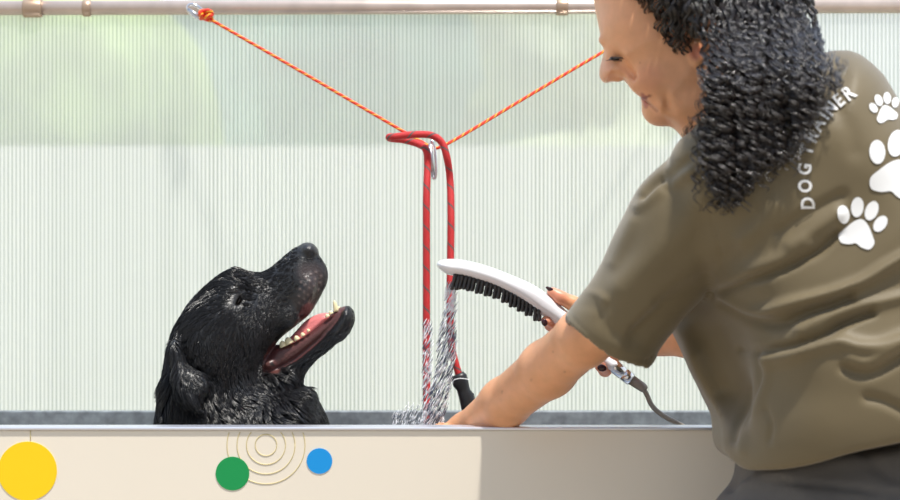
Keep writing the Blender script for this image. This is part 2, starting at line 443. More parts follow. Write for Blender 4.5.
# ------------------------------------------------------------------ cord, carabiners, leash
CY = .31; JY = .12
e = empty('elastic_cord', P(206, 16, CY)); tag(e, 'thin orange-red cord with yellow flecks strung in a V from the rail', 'rope')
def lc(par, arr): return [Vector(a)-Vector(par.location) for a in arr]
pL = [P(208, 18, CY), P(300, 71, .25), P(370, 112, .17), P(420, 141, JY), P(431, 146, JY), P(447, 144, JY), P(520, 101, .19), P(603, 52, .26), P(690, 4, .33)]
rope('cord_run', lc(e, pL), .0024, M['cord'], e)
mb = MB()
kn = []
for i in range(60):
    a = i/59*2*math.pi*3
    kn.append(P(206+5.2*math.cos(a)+.8*math.sin(2.3*a), 15.5+5.0*math.sin(a*1.0+.5)*math.cos(a*.4), CY-.006+.007*math.sin(a*1.5)))
rope('knot', lc(e, kn), .0033, M['cord'], e, sub=3)
def carabiner(c, ang, L, wd, Y, r, label):
    e_ = empty('carabiner', P(*c, Y)); tag(e_, label, 'clip')
    pts = []
    for i in range(41):
        a = 2*math.pi*i/40; x = math.cos(a)*L/2; z = math.sin(a)*wd/2
        x = math.copysign(abs(math.cos(a))**.8, math.cos(a))*L/2
        ca, sa = math.cos(math.radians(ang)), math.sin(math.radians(ang))
        pts.append(((x*ca-z*sa)*sc(Y), .0, -(x*sa+z*ca)*sc(Y)))
    mb = MB(); mb.tube(pts, r, 10, cap=False); mb.build('hook_body', M['chrome'], e_)
    mb = MB(); mb.tube([pts[3], pts[16]], r*1.3, 10); mb.build('gate', M['steel'], e_)
    return e_
carabiner((196, 11.5), 35, 19, 10, CY, .0024, 'small steel carabiner holding the cord knot on the top rail')
cb = carabiner((433, 160), 86, 38, 5.5, JY-.02, .0022, 'slim steel carabiner hanging where cord and red leash meet')
ls = empty('rope_leash', P(427, 428, .05)); tag(ls, 'thick red rope leash with dark flecks looped over the cord', 'leash')
LY = .085
rope('leash_rope', lc(ls, [P(427, 470, .03), P(427, 428, .04), P(426.5, 360, .05), P(426.5, 280, .06), P(426.5, 200, .07), P(427.5, 165, LY), P(426, 150, LY), P(418, 144, LY+.01), P(404, 140, LY+.012), P(391, 138.5, LY+.004),
     P(389.5, 137, LY-.006), P(397, 136.5, LY-.012), P(415, 134.5, LY-.012), P(432, 135.5, LY-.01), P(442, 143, LY-.01), P(447, 158, LY-.01), P(450, 180, LY), P(451, 215, .07), P(450.5, 260, .06), P(450, 310, .05), P(451.5, 345, .05), P(456, 365, .05), P(461, 380, .05)]), .0052, M['leash'], ls)
mb = MB(); mb.tube(lc(ls, [P(457.5, 374, .05), P(459, 377, .05), P(461, 384, .05), P(463, 388, .05), P(464, 392, .05), P(466.5, 396, .05), P(469, 408, .05), P(473, 430, .05)]),
                   [.009, .0115, .0115, .0095, .0095, .0112, .0112, .010], 18, flat=.8); mb.build('grip_sleeve', M['black'], ls)['label'] = 'black rubber sleeve'
mb = MB(); mb.tube(lc(ls, catmull([P(452.5, 384, .034), P(454, 380, .032), P(461, 378.5, .03), P(469, 379.5, .034)], 5)), .0007, 6); mb.build('white_thread', M['print'], ls)

# ------------------------------------------------------------------ dog
DY = .0
upper = [(236,268),(248,271.5),(260,273),(270,268.5),(280,260),(292,249.5),(300,245.2),(307,243.3),(313,245),(316.5,249.5),(319,255),(324,262),(328,272),(327.5,282),(323,292),(317,303),(310,314),
 (302,321),(292,329),(282,337),(273,347),(267,358),(265,369),(274,382),(292,386),(308,388),(315,400),(322,413),(326,428),(332,455),(340,500),(340,560),(200,560),(172,500),(166,450),(165,425),(163,408),(164,388),(166,368),(170,345),(180,322),(190,304),(203,289),(220,275)]
lower = [(258,372),(268,371),(278,368),(290,361.5),(305,350),(322,335),(336,317),(342,308),(347,305.5),(352,308.5),(355,315),(354.5,322),(350,332),(344,339),(337,343),(328,351),(318,358),(310,366),(304,374),(300,386),(288,396),(262,392)]
gum = [(266,366),(270,352),(278,345),(290,341),(306,332),(320,322),(330,314),(338,307.5),(344,309),(344,318),(332,332),(316,346),(296,362),(280,370)]
o_, nz_ = P(200, 330, DY), P(315, 262, DY)
def axis_s(x, z):
    ex, ez = nz_[0]-o_[0], nz_[2]-o_[2]
    return ((x-o_[0])*ex+(z-o_[2])*ez)/(ex*ex+ez*ez)
def Wd(x, z):
    s = axis_s(x, z)
    w_ = .074 - .042*sm(.28, .66, s) - .006*sm(.8, 1.0, s)
    zz = z - P(0, 385, DY)[2]
    return w_ + .03*sm(.03, -.12, zz)
def Yn(x, z): return DY
F_up = inflate(upper, DY, .058, Wd, sub=3)
F_lo = inflate(lower, DY, .020, lambda x, z: .027+.02*sm(.0, -.05, x-P(300, 0, DY)[0]), sub=3)
F_gum = inflate(gum, DY, .014, .019, sub=2)
def E(px, py, y, rx, ry, rz, ang=0): return ell(P(px, py, y), (rx, ry, rz), rotxz(ang))
eyeY = -.0505
feat_add = [(E(270,364,0,.014,.024,.010), .006), (E(232,300,-.036,.026,.022,.014,55), .012), (E(236,290,-.043,.017,.012,.007,35), .01), (E(243,318,-.036,.022,.018,.03,0), .02), (E(212,345,-.05,.05,.025,.05,0), .03),
            (E(304,292,-.020,.014,.013,.024,-25), .010), (E(285,318,-.022,.020,.013,.018,30), .012)]
mir = [(ell(P(232,300,.036),(.026,.022,.014),rotxz(55)),.012),(ell(P(212,345,.05),(.05,.025,.05)),.03),(ell(P(304,292,.02),(.014,.013,.024),rotxz(-25)),.01),(ell(P(285,318,.022),(.02,.013,.018),rotxz(30)),.012)]
earp = [(178,342),(184,337),(190,347),(196,362),(210,368),(217,380),(215,392),(206,402),(197,396),(188,388),(184,372),(179,356)]
F_ear = inflate(earp, DY, .014, .014, Yc=lambda x, z: -.090-.016*sm(0, -.06, z-P(0, 345, DY)[2]))
F_ear2 = inflate(earp, DY, .016, .010, Yc=lambda x, z: .082+.012*sm(0, -.06, z-P(0, 345, DY)[2]))
F_lump = chain([P(184,352,-.055), P(176,385,-.065), P(176,425,-.06)], [.008, .017, .019])
F_nost = chain([P(305,258.5,-.021), P(309,256,-.0235), P(313,252.5,-.020)], [.0022, .0036, .0026])
F_nose = ell(P(309,250.5,0), (.0135,.0215,.0105), rotxz(-25))
F_eyec = ell(P(238.8,301.5,-.0615), (.0080,.010,.0028), rotxz(62))
body = [(chain([P(248,490,.0), P(242,540,.0), P(215,620,.0)], [.09, .11, .12]), .04),
        (ell((P(210,0,0)[0],.03,.74), (.17,.12,.17)), .06), (ell((P(170,0,0)[0],.05,.64), (.13,.13,.10)), .06)]
for sgn in (-1, 1):
    xx = P(265, 0, 0)[0]
    body.append((chain([(xx, sgn*.07, .85), (xx+.02, sgn*.08, .70), (xx+.03, sgn*.08, .565), (xx+.07, sgn*.08, .552)], [.055, .034, .024, .022]), .03))
    body.append((chain([(xx-.22, sgn*.10, .66), (xx-.08, sgn*.13, .62), (xx-.16, sgn*.13, .56), (xx-.02, sgn*.13, .552)], [.07, .05, .028, .022]), .03))
body.append((chain([(xx-.30, 0, .62), (xx-.42, .03, .56), (xx-.52, .08, .552)], [.03, .024, .015]), .02))
def F_dog(X):
    f = F_up(X)
    for g_, k in feat_add+mir: f = smin(f, g_(X), k)
    f = smin(f, F_ear(X), .006); f = smin(f, F_ear2(X), .006); f = smin(f, F_lump(X), .02)
    f = smin(f, F_nose(X), .004)
    lo_ = smin(F_lo(X), F_gum(X), .003)
    f = smin(f, lo_, .006)
    for g_, k in body: f = smin(f, g_(X), k)
    f = smax(f, -F_nost(X), .002); f = smax(f, -F_eyec(X), .003)
    return f
V, Fc = sdf_mesh(F_dog, (-.62, -.20, .525), (-.10, .20, 1.30), .0024)
V = relax(V, Fc, 1, .4)
px_, py_ = pix(V); N = normals(V, Fc)
C = np.tile(np.array([.0075, .0075, .0085]), (len(V), 1))
def paint(C, mask, col): 
    mask = np.clip(mask, 0, 1)[:, None]; return C*(1-mask) + np.array(col)*mask
gm = F_gum(V) < .0025
lipc = lin((70, 58, 58))
C = paint(C, sm(13, 2, seg_d(px_, py_, [(306,272),(315,272),(317,284),(310,296),(303,302)]))*.6, lipc)
C = paint(C, sm(5, 2, seg_d(px_, py_, [(276,344),(268,356),(266,368),(276,370)]))*.8, lin((105, 62, 58)))
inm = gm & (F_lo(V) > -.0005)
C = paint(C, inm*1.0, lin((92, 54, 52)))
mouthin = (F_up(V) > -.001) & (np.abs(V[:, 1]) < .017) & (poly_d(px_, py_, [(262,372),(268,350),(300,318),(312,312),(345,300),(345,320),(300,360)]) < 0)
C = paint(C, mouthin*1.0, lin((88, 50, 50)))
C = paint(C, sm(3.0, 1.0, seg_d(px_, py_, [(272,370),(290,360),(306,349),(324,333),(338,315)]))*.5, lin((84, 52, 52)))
C = paint(C, (F_nose(V) < .002)*1.0, (.018, .018, .02))
C = paint(C, sm(8.5, 5, np.hypot((px_-238.8), (py_-301.5)))*.3, lin((48, 44, 42)))
dots = [(298+4.6*i+1.8*j, 300-7*i+ (4.4*j)) for i in range(4) for j in range(-2, 3)]
V2 = V.copy()
for dx, dy in [(301,282),(306,278),(311,274),(316,272),(321,276),(300,289),(305,285),(310,281),(315,279),(320,283),(299,296),(304,292),(309,288),(314,286),(318,290),(299,303),(304,299),(308,295),(313,293),(303,305),(308,302)]:
    k = np.exp(-((px_-dx)**2+(py_-dy)**2)/1.3)*(N[:, 1] < -.2)*(V[:, 1] < 0)
    V2 += N*(k*.0011)[:, None]; C = paint(C, k*.8, lin((120, 104, 100)))
V = V2
dog = mk('dog', V, Fc, M['dogskin']); vcol(dog, C)
rebase(dog, (P(230, 0, 0)[0], 0, .53))
tag(dog, 'wet black dog with open mouth looking up from the tub', 'dog')
dogbvh = BVHTree.FromPolygons([tuple(v) for v in V], [tuple(int(i) for i in f) for f in Fc])
def dpart(o, label=None):
    adopt(o, dog)
    if label: o['label'] = label
    return o
def uvball(name, c, r, m, rot=None):
    mb = MB(); nu, nv = 20, 12; Vv = []; r = np.array(r)
    for i in range(nv+1):
        for j in range(nu):
            a, b = math.pi*i/nv, 2*math.pi*j/nu
            q = np.array([math.sin(a)*math.cos(b), math.sin(a)*math.sin(b), math.cos(a)])*r
            if rot is not None: q = rot @ q
            Vv.append(np.array(c)+q)
    Ff = [(i*nu+j, (i+1)*nu+j, (i+1)*nu+(j+1) % nu, i*nu+(j+1) % nu) for i in range(nv) for j in range(nu)]
    mb.add(Vv, Ff); return mb.build(name, m)
def on_dog(px, py, off=0.0):
    p0 = P(px, py, -.4); d = Vector(p0-np.array([0, CAMY, CAMZ])).normalized()
    h = dogbvh.ray_cast(Vector(p0), d)
    return h
for sgn in (-1, 1):
    h = on_dog(238.8, 301.5)
    yy = h[0].y if h[0] is not None else -.055
    if sgn < 0: dpart(uvball('eye', P(238.8, 301.6, yy+.0005), (.0080, .0050, .0034), M['eyeball'], rotxz(62)))
    else: dpart(uvball('eye', (P(238.8, 301.6, yy)[0], -yy-.0005, P(238.8, 301.6, yy)[2]), (.0080, .0050, .0034), M['eyeball'], rotxz(62)))
# tongue and teeth
F_t = inflate([(266,366),(270,352),(282,345),(296,331),(304,322),(312,316.5),(322,313),(330,313.5),(332,318),(324,326),(308,340),(288,354),(274,368)], DY, .010, .0145, sub=3)
def F_tong(X):
    return smax(F_t(X), -(cone(P(285,344,-.0165), P(327,312,-.0165), .0035, .003)(X)), .003)
Vt, Ft = sdf_mesh(F_tong, (-.30, -.03, 1.05), (-.14, .03, 1.25), .0016); dpart(mk('tongue', relax(Vt, Ft, 1), Ft, M['tongue']))
def tooth(px, py, y, rx, rz, ang, ht=1.0):
    mb = MB(); rr = rotxz(ang); n = 12; rings = 7; Vv = []
    for i in range(rings):
        t_ = i/(rings-1); k = math.sqrt(max(1-t_**2.2, .003))
        for j in range(n):
            a = 2*math.pi*j/n; Vv.append(P(px, py, y)+rr @ np.array([math.cos(a)*rx*k, math.sin(a)*rx*.75*k, rz*t_]))
    Ff = [(i*n+j, i*n+(j+1) % n, (i+1)*n+(j+1) % n, (i+1)*n+j) for i in range(rings-1) for j in range(n)] + [tuple((rings-1)*n+j for j in range(n)), tuple(range(n-1, -1, -1))]
    mb.add(Vv, Ff); dpart(mb.build('tooth', M['tooth']))
for s_ in (-1, 1):
    for (a, b, rx, rz, an) in ((283.5,347,.0052,.0090,20),(290,344,.0062,.0105,28),(297.5,340,.0042,.0070,30),(303.5,336,.0032,.0055,32),(309,331.5,.0026,.0045,34)):
        tooth(a, b, s_*.0175, rx, rz, an)
    tooth(336.5, 311.5, s_*.0125, .0036, .0165, 12)
for k_ in (-1.5, -.5, .5, 1.5): tooth(340+abs(k_)*-1.2, 310, k_*.0042, .0024, .0055, 10)
for a, b in ((331.5,314),(328,317)): tooth(a, b, -.0175, .0034, .0050, 30)
# fur, combed back from the nose and clumped by the water
flow = [((300,255),(-1,.35)),((270,272),(-1,.1)),((240,275),(-1,.15)),((215,282),(-.9,.5)),((190,310),(-.5,.9)),((172,345),(-.1,1)),((165,380),(-.25,1)),((160,415),(.15,1)),
        ((300,290),(-.9,.6)),((280,310),(-.8,.7)),((262,330),(-.5,.9)),((250,355),(-.35,.9)),((238,320),(-.7,.7)),((222,335),(-.35,1)),((205,345),(-.2,1)),((195,370),(.35,.9)),((208,385),(.5,.8)),
        ((235,380),(.1,1)),((270,385),(.35,.8)),((300,395),(.55,.8)),((320,420),(.5,.9)),((260,415),(.3,1)),((225,415),(.5,.9)),((195,415),(.2,1)),((330,340),(-.9,.5)),((348,320),(-.7,.8)),((310,360),(-.9,.4)),((215,310),(-.8,.6))]
fp = np.array([f[0] for f in flow], float); fd = np.array([f[1] for f in flow], float); fd /= np.linalg.norm(fd, axis=1)[:, None]
def flowdir(x, y):
    wv = 1/(((x[:, None]-fp[:, 0])**2+(y[:, None]-fp[:, 1])**2)**1.5+20)
    d = wv @ fd; return d/np.linalg.norm(d, axis=1)[:, None]
tri_area = np.linalg.norm(np.cross(V[Fc[:, 2]]-V[Fc[:, 0]], V[Fc[:, 3]]-V[Fc[:, 1]]), axis=1)/2
fc = V[Fc].mean(1); fx, fy = pix(fc); fnm = N[Fc].mean(1); fnm /= np.linalg.norm(fnm, axis=1)[:, None]
okf = (fy < 450) & (C[Fc[:, 0]].max(1) < .0095) & (F_nose(fc) > .003) & (np.hypot(fx-238.8, (fy-301.5)) > 3.6) & ~((np.abs(fc[:, 1]) < .03) & (poly_d(fx, fy, [(262,372),(266,350),(300,316),(312,308),(350,298),(345,320),(300,362)]) < 0))
near = fc[:, 1] < .02
pr = tri_area*okf*np.where(near, 1, .35); pr /= pr.sum()
NS = 42000
ch_ = rng.choice(len(Fc), NS, p=pr)
wt = rng.dirichlet(np.ones(4), NS)
root = (V[Fc[ch_]]*wt[:, :, None]).sum(1); rn = fnm[ch_]; rx_, ry_ = pix(root)
d2 = flowdir(rx_, ry_); D = np.stack([d2[:, 0], np.zeros(NS), -d2[:, 1]], 1)
wob = np.array([noise.noise_vector(Vector(p)*38) for p in root]); D += wob*.9
wob2 = np.array([noise.noise_vector(Vector(p)*9) for p in root]); D += wob2*.35*sm(340, 400, ry_)[:, None]
D -= rn*(D*rn).sum(1)[:, None]; D /= np.linalg.norm(D, axis=1)[:, None]
muz = sm(255, 300, rx_)*sm(345, 300, ry_)
L = .009 + .013*sm(330, 410, ry_) + .006*sm(215, 180, rx_) - .0055*muz - .003*sm(300, 340, rx_)
earm = sm(6, 0, poly_d(rx_, ry_, earp))
L = np.where(poly_d(rx_, ry_, earp) < 1, .007, L); L = np.maximum(L, .0028)*rng.uniform(.7, 1.25, NS)
NG = 3000; kd = KDTree(NG)
gi = rng.choice(NS, NG, replace=False)
for i, g_ in enumerate(gi): kd.insert(root[g_], i)
kd.balance()
lift = (.10+.14*sm(350, 400, ry_))*(1-.6*sm(290, 305, rx_))
tipv = root + D*L[:, None] + rn*(L*lift)[:, None]
gt = np.empty(NS, int)
for i in range(NS): gt[i] = gi[kd.find(root[i] + D[i]*L[i]*.3)[1]]
cl = (.85*rng.uniform(.6, 1, NS))[:, None]
dist_ok = (np.linalg.norm(root[gt]-root, axis=1) < .016)[:, None]
tip2 = np.where(dist_ok, tipv*(1-cl) + (tipv[gt])*cl, tipv)
SEG = 4; SD = 3
side = np.cross(D, rn)
curl = (.0022*sm(360, 410, ry_)+.0004)[:, None]
phs = wob2[:, 0]*8
rings = []
for k in range(SEG+1):
    t_ = k/SEG
    c_ = root*(1-t_) + tip2*t_ + rn*(np.sin(math.pi*t_)*L*.13)[:, None] + side*(np.sin(t_*5+phs)*t_)[:, None]*curl
    c_ = c_ - rn*.0006*(1-t_)
    rr = (.00050*(1-t_**1.6)+.00006)*np.where(L > .012, 1.25, 1.0)
    for j in range(SD):
        a = 2*math.pi*j/SD
        rings.append(c_ + (side*math.cos(a) + rn*math.sin(a)*.7)*np.reshape(rr, (-1, 1)))
VV = np.stack(rings, 1)                       # NS, (SEG+1)*SD, 3
base = np.arange(NS)[:, None]*((SEG+1)*SD)
fl = np.array([[k*SD+j, k*SD+(j+1) % SD, (k+1)*SD+(j+1) % SD, (k+1)*SD+j] for k in range(SEG) for j in range(SD)])
FF = (base[:, :, None] + fl[None]).reshape(-1, 4)
fur = dpart(mk('fur', VV.reshape(-1, 3), FF, M['fur'])); fur['kind'] = 'stuff'

# ------------------------------------------------------------------ woman
HY = -.44
headp = [(592,-20),(594,0),(596.5,15),(600.5,32),(603.5,41),(605,48),(603.5,54),(601.3,62),(599.6,70),(599.8,76),(602.5,81),(606.5,83),(612,81.5),(618,81.5),(623,79.5),(628,84),(634,88.5),(640,91),(644,95.5),(645,101),(643.5,106),(645,113),(649.5,119.5),(655,122.5),(661,121.5),(667,118.5),(680,120),(694,119.5),(720,125),(755,110),(772,70),(775,15),(752,-42),(705,-72),(650,-70),(608,-45)]
F_h = inflate(headp, HY, .062, .073, sub=2)
def EH(px, py, y, rx, ry, rz, ang=0): return ell(P(px, py, y), (rx, ry, rz), rotxz(ang))
hadd = [(EH(652,80,HY-.040,.030,.024,.024,-30), .022), (EH(616.5,76.5,HY-.014,.0085,.008,.0065,10), .006), (EH(640,30,HY-.03,.035,.03,.03), .03), (EH(612,43,HY-.022,.016,.010,.005,-15), .010),
        (EH(648,104,HY-.016,.0058,.012,.0045,-40), .004), (EH(644,98,HY-.012,.004,.009,.004,-30), .004), (EH(656,114,HY-.010,.014,.018,.010,-30), .015), (EH(620,56.5,HY-.0335,.0115,.0085,.0060,-5), .004),
        (EH(690,105,HY-.045,.03,.018,.018), .02)]
hsub = [(EH(613,59,HY-.046,.012,.011,.008,-10), .012), (EH(646,95,HY-.034,.011,.010,.0022,-52), .004), (EH(669,106,HY-.064,.0028,.009,.012,20), .008), (chain([P(641,93,HY-.018), P(647,102,HY-.034), P(656,110,HY-.046)], [.0010, .0014, .0009]), .004), (chain([P(640,98.5,HY+.004), P(645,98,HY-.014), P(650.5,95,HY-.030)], [.0016, .0018, .0008]), .002), (EH(613,82.2,HY-.011,.0035,.005,.0018), .002), (EH(629,70,HY-.05,.004,.010,.013,40), .008)]
earS = EH(696,53,HY-.074,.0095,.007,.0165,12); earC = EH(694.5,52,HY-.083,.0055,.006,.0115,12)
F_neck = chain([P(712,90,HY), P(745,165,-.47), P(775,215,-.49)], [.055, .054, .07])
F_torsoi = chain([P(785,205,-.47), P(860,330,-.46), P(880,400,-.46)], [.07, .06, .06])
# arms
aL = [P(715,215,-.535), P(614,316,-.475), P(584,338,-.435), P(548,369,-.355), P(505,403,-.265), P(466,432,-.195), P(455,440,-.18)]
F_aL = chain(aL, [.036, .034, .0335, .0345, .031, .0235, .024])
# flattened palm and fingers inside the tub
F_pL = ell(P(438,446,-.17), (.036,.024,.015), rotxz(38))
fgL = []
for k, (dy, ln) in enumerate(((-.024, .034), (-.008, .040), (.008, .037), (.022, .030))):
    b0 = P(424, 452, -.17+dy); fgL.append(chain([b0, b0+np.array([-.020, dy*.2, -.016])*ln/.037, b0+np.array([-.030, dy*.3, -.038])*ln/.037, b0+np.array([-.032, dy*.3, -.056])*ln/.037], [.0105, .0095, .0088, .0075]))
thL = chain([P(452,436,-.19), P(441,431,-.204), P(433,434,-.208), P(428,441,-.206)], [.013, .0105, .0095, .008])
aR = [P(800,190,-.40), P(750,312,-.33), P(690,332,-.27), P(640,340,-.20), P(626,340,-.185)]
F_aR = chain(aR, [.045, .036, .031, .022, .021])
BY = -.205   # depth of the brush handle
F_pR = ell(P(605,337,BY+.032), (.036,.014,.026), rotxz(-35))
thR = chain([P(612,328,BY+.022), P(592,313,BY+.012), P(573,303.5,BY-.002), P(560,297.5,BY-.006), P(552,292,BY-.006)], [.013, .0115, .0098, .0088, .0068])
fgR = []
tips = [(546,321,-.018), (566,337,-.022), (584,352,-.022), (600,366.5,-.022)]
kns = [(578,315,.034), (590,326,.036), (602,338,.036), (613,350,.034)]
for (tx, ty, td), (kx, ky, kd_) in zip(tips, kns):
    mx_, my_ = (kx*.45+tx*.55)+1, (ky*.45+ty*.55)+4
    fgR.append(chain([P(kx, ky, BY+kd_), P(mx_+3, my_, BY+.030), P(tx+5, ty+3.5, BY+.010), P(tx, ty, BY+td+.006)], [.0105, .0095, .0086, .0070]))
def F_per(X):
    f = F_h(X)
    for g_, k in hadd: f = smin(f, g_(X), k)
    for g_, k in hsub: f = smax(f, -g_(X), k)
    f = smin(f, smax(earS(X), -earC(X), .002), .004)
    f = smin(f, F_neck(X), .03); f = smin(f, F_torsoi(X), .04)
    aL_ = smin(F_aL(X), F_pL(X), .015)
    for g_ in fgL+[thL]: aL_ = smin(aL_, g_(X), .005)
    f = smin(f, aL_, .02)
    aR_ = smin(F_aR(X), F_pR(X), .02)
    for g_ in fgR: aR_ = smin(aR_, g_(X), .004)
    aR_ = smin(aR_, thR(X), .008)
    return smin(f, aR_, .02)
V, Fc = sdf_mesh(F_per, (-.10, -.67, .93), (.56, -.08, 1.68), .0024)
V = relax(V, Fc, 1, .4)
px_, py_ = pix(V)
C = np.tile(np.array(lin((226, 164, 122))), (len(V), 1))
C = paint(C, sm(22, 6, np.hypot(px_-648, py_-78))*.25, lin((205, 120, 98)))
C = paint(C, sm(10, 3, seg_d(px_, py_, [(603,66),(606,80)]))*.22, lin((205, 120, 100)))
C = paint(C, sm(3.2, 1.4, seg_d(px_, py_, [(643,96),(645,103),(646,106)]))*.75*(py_ < 115), lin((176, 92, 84)))
C = paint(C, sm(2.4, .8, seg_d(px_, py_, [(642,94),(648,103),(657,111)]))*.45, lin((150, 84, 66)))
C = paint(C, sm(1.8, .8, seg_d(px_, py_, [(641,98.5),(645,98),(650,95.5)]))*.8, lin((120, 48, 46)))
C = paint(C, sm(11, 4, np.hypot(px_-696, py_-52))*.6*(px_ > 680), lin((196, 92, 74)))
fingm = np.minimum(np.hypot(px_-552, py_-292), np.minimum(np.hypot(px_-546, py_-321), np.hypot(px_-600, py_-367)))
C = paint(C, sm(26, 8, fingm)*.45*(V[:, 1] > -.26), lin((224, 130, 116)))
mole = np.zeros(len(V))
for a, b, r in ((502,392,1.2),(531,380,1.0),(553,352,.8),(565,372,.9),(640,62,.8)): mole = np.maximum(mole, sm(r+.8, r*.4, np.hypot(px_-a, py_-b)))
C = paint(C, mole*.4, lin((130, 80, 60)))
per = mk('person', V, Fc, M['skin']); vcol(per, C)
rebase(per, (P(830, 0, -.5)[0], -.48, 0))
tag(per, 'dark curly haired person in olive t-shirt leaning over tub holding shower brush', 'person')
def ppart(o, label=None):
    adopt(o, per)
    if label: o['label'] = label
    return o
ppart(uvball('eye', P(614.5, 58.8, HY-.0385), (.0060, .0050, .0028), M['eyeball'], rotxz(-8)))
mb = MB()
for i in range(9):
    a = P(609.5+i*1.7, 59.4-.25*i+.04*i*i, HY-.043+.0004*i); mb.tube([a, a+np.array([-.0022, -.0008, -.0014]), a+np.array([-.0052, -.001, -.0012])], [.0005, .0004, .0001], 4)
mb.tube([P(609,59.2,HY-.040), P(614,57.8,HY-.0425), P(620,57.8,HY-.044), P(625,59,HY-.044)], [.0006, .0011, .0010, .0005], 6)
ppart(mb.build('eyelashes', M['hair']))
mb = MB()
for i in range(26):
    u = i/25; a = P(603.5+u*24, 40-u*7+u*u*9, HY-.016-.030*u**.6)
    mb.tube([a, a+np.array([.0035, -.0015, .0018]), a+np.array([.0075, -.001, .001])], [.0006, .0005, .0001], 4)
ppart(mb.build('eyebrow', M['hair']))
def nail(px, py, y, rx, rz, ang, lab='dark polished nail'):
    ppart(uvball('fingernail', P(px, py, y), (rx, .0022, rz), M['nail'], rotxz(ang)), lab)
nail(550.5, 289.5, BY-.010, .0070, .0028, -28)
nail(544.5, 322.5, BY-.022, .0040, .0048, 20)
nail(602, 368, BY-.0225, .0062, .0046, -10)

# t-shirt
TY = -.50
torso_ext = [(705,112),(740,88),(790,62),(832,49),(857,54),(878,76),(895,103),(950,165),(1000,250),(1022,350),(1010,440),(1000,520),(900,540),(790,540),(735,520),(716,470),(716,420),(700,381),(680,335),(665,290),(655,230),(665,170),(685,140)]
torso_cut = [(600,60),(780,20),(860,30),(930,60),(1080,250),(1060,400),(980,415),(940,420),(900,426.5),(870,431),(840,437.5),(815,445),(791,453),(770,459),(750,462.5),(738,464),(731,460.5),(723,453),(720.5,440),(722,421),(712,402),(701,382),(688,357),(676,333),(640,300),(600,200)]
sleeve_ext = [(700,118),(688,132),(674,152),(657,169),(638,187),(627,202),(614,232),(601,262),(586,290),(566,318),(545,352),(590,400),(640,395),(660,352),(676,331),(697,306),(716,286),(745,262),(775,215),(770,160),(735,120)]
sleeve_cut = [(690,60),(640,140),(590,200),(560,290),(566.5,318),(570,325),(578,333),(590,343),(602,352.5),(616,359.5),(632,365),(645,368),(651,366),(660,356),(668,345),(678,329),(697,306),(740,300),(820,200),(800,100)]
def Ysl(x, z):
    s = np.clip((P(0,150,-.5)[2]-z)/.25, 0, 1); return -.555 + .075*s
W_t = lambda x, z: .135+.0*x
def YT(x, z):
    s_ = sc(-.55); qx = x/s_+450; qy = 250-(z-CAMZ)/s_
    d_ = seg_d(qx, qy, [(700,318),(722,350),(740,392)])
    return -.485-.02*sm(0, .2, x-P(720,0,TY)[0]) + .125*np.exp(-(d_/38)**2)
F_to = inflate(torso_ext, TY, .115, .14, Yc=YT, cut=torso_cut, sub=2)
F_sl = inflate(sleeve_ext, TY, .060, .067, Yc=Ysl, cut=sleeve_cut, sub=2)
F_sl_in = inflate(sleeve_ext, TY, .060, .067, Yc=Ysl, sub=2)
hemc = wpoly([(500,260),(566,300),(600,332),(650,352),(700,360),(660,460),(480,420)], TY, 1)
F_slR = chain([P(800,170,-.40), P(735,300,-.345)], [.062, .062])
collar_c = cone(P(722,120,HY-.0), P(705,60,HY), .058, .058)
F_blade = [(EH(800,170,-.585,.075,.045,.06,40), .05), (EH(860,330,-.575,.10,.05,.09), .07), (EH(846,396,-.59,.10,.045,.055,12), .09), (EH(715,165,-.585,.05,.045,.045), .04)]
tcutw = wpoly(torso_cut, TY, 2)
def F_shirt(X):
    a = F_to(X)
    for g_, k in F_blade: a = smin(a, g_(X), k)
    a = smax(a, poly_d(X[:, 0], X[:, 2], tcutw), .006)
    b = F_sl(X)
    inn = F_sl_in(X) + .0055
    hem = poly_d(X[:, 0], X[:, 2], hemc)
    b = np.maximum(b, -np.maximum(inn, hem))
    f = smin(a, b, .007)
    f = smin(f, F_slR(X), .02)
    f = smax(f, -collar_c(X), .008)
    return f
V, Fc = sdf_mesh(F_shirt, (.08, -.72, .98), (.72, -.26, 1.56), .0033)
V = relax(V, Fc, 2, .5)
N = normals(V, Fc); px_, py_ = pix(V)
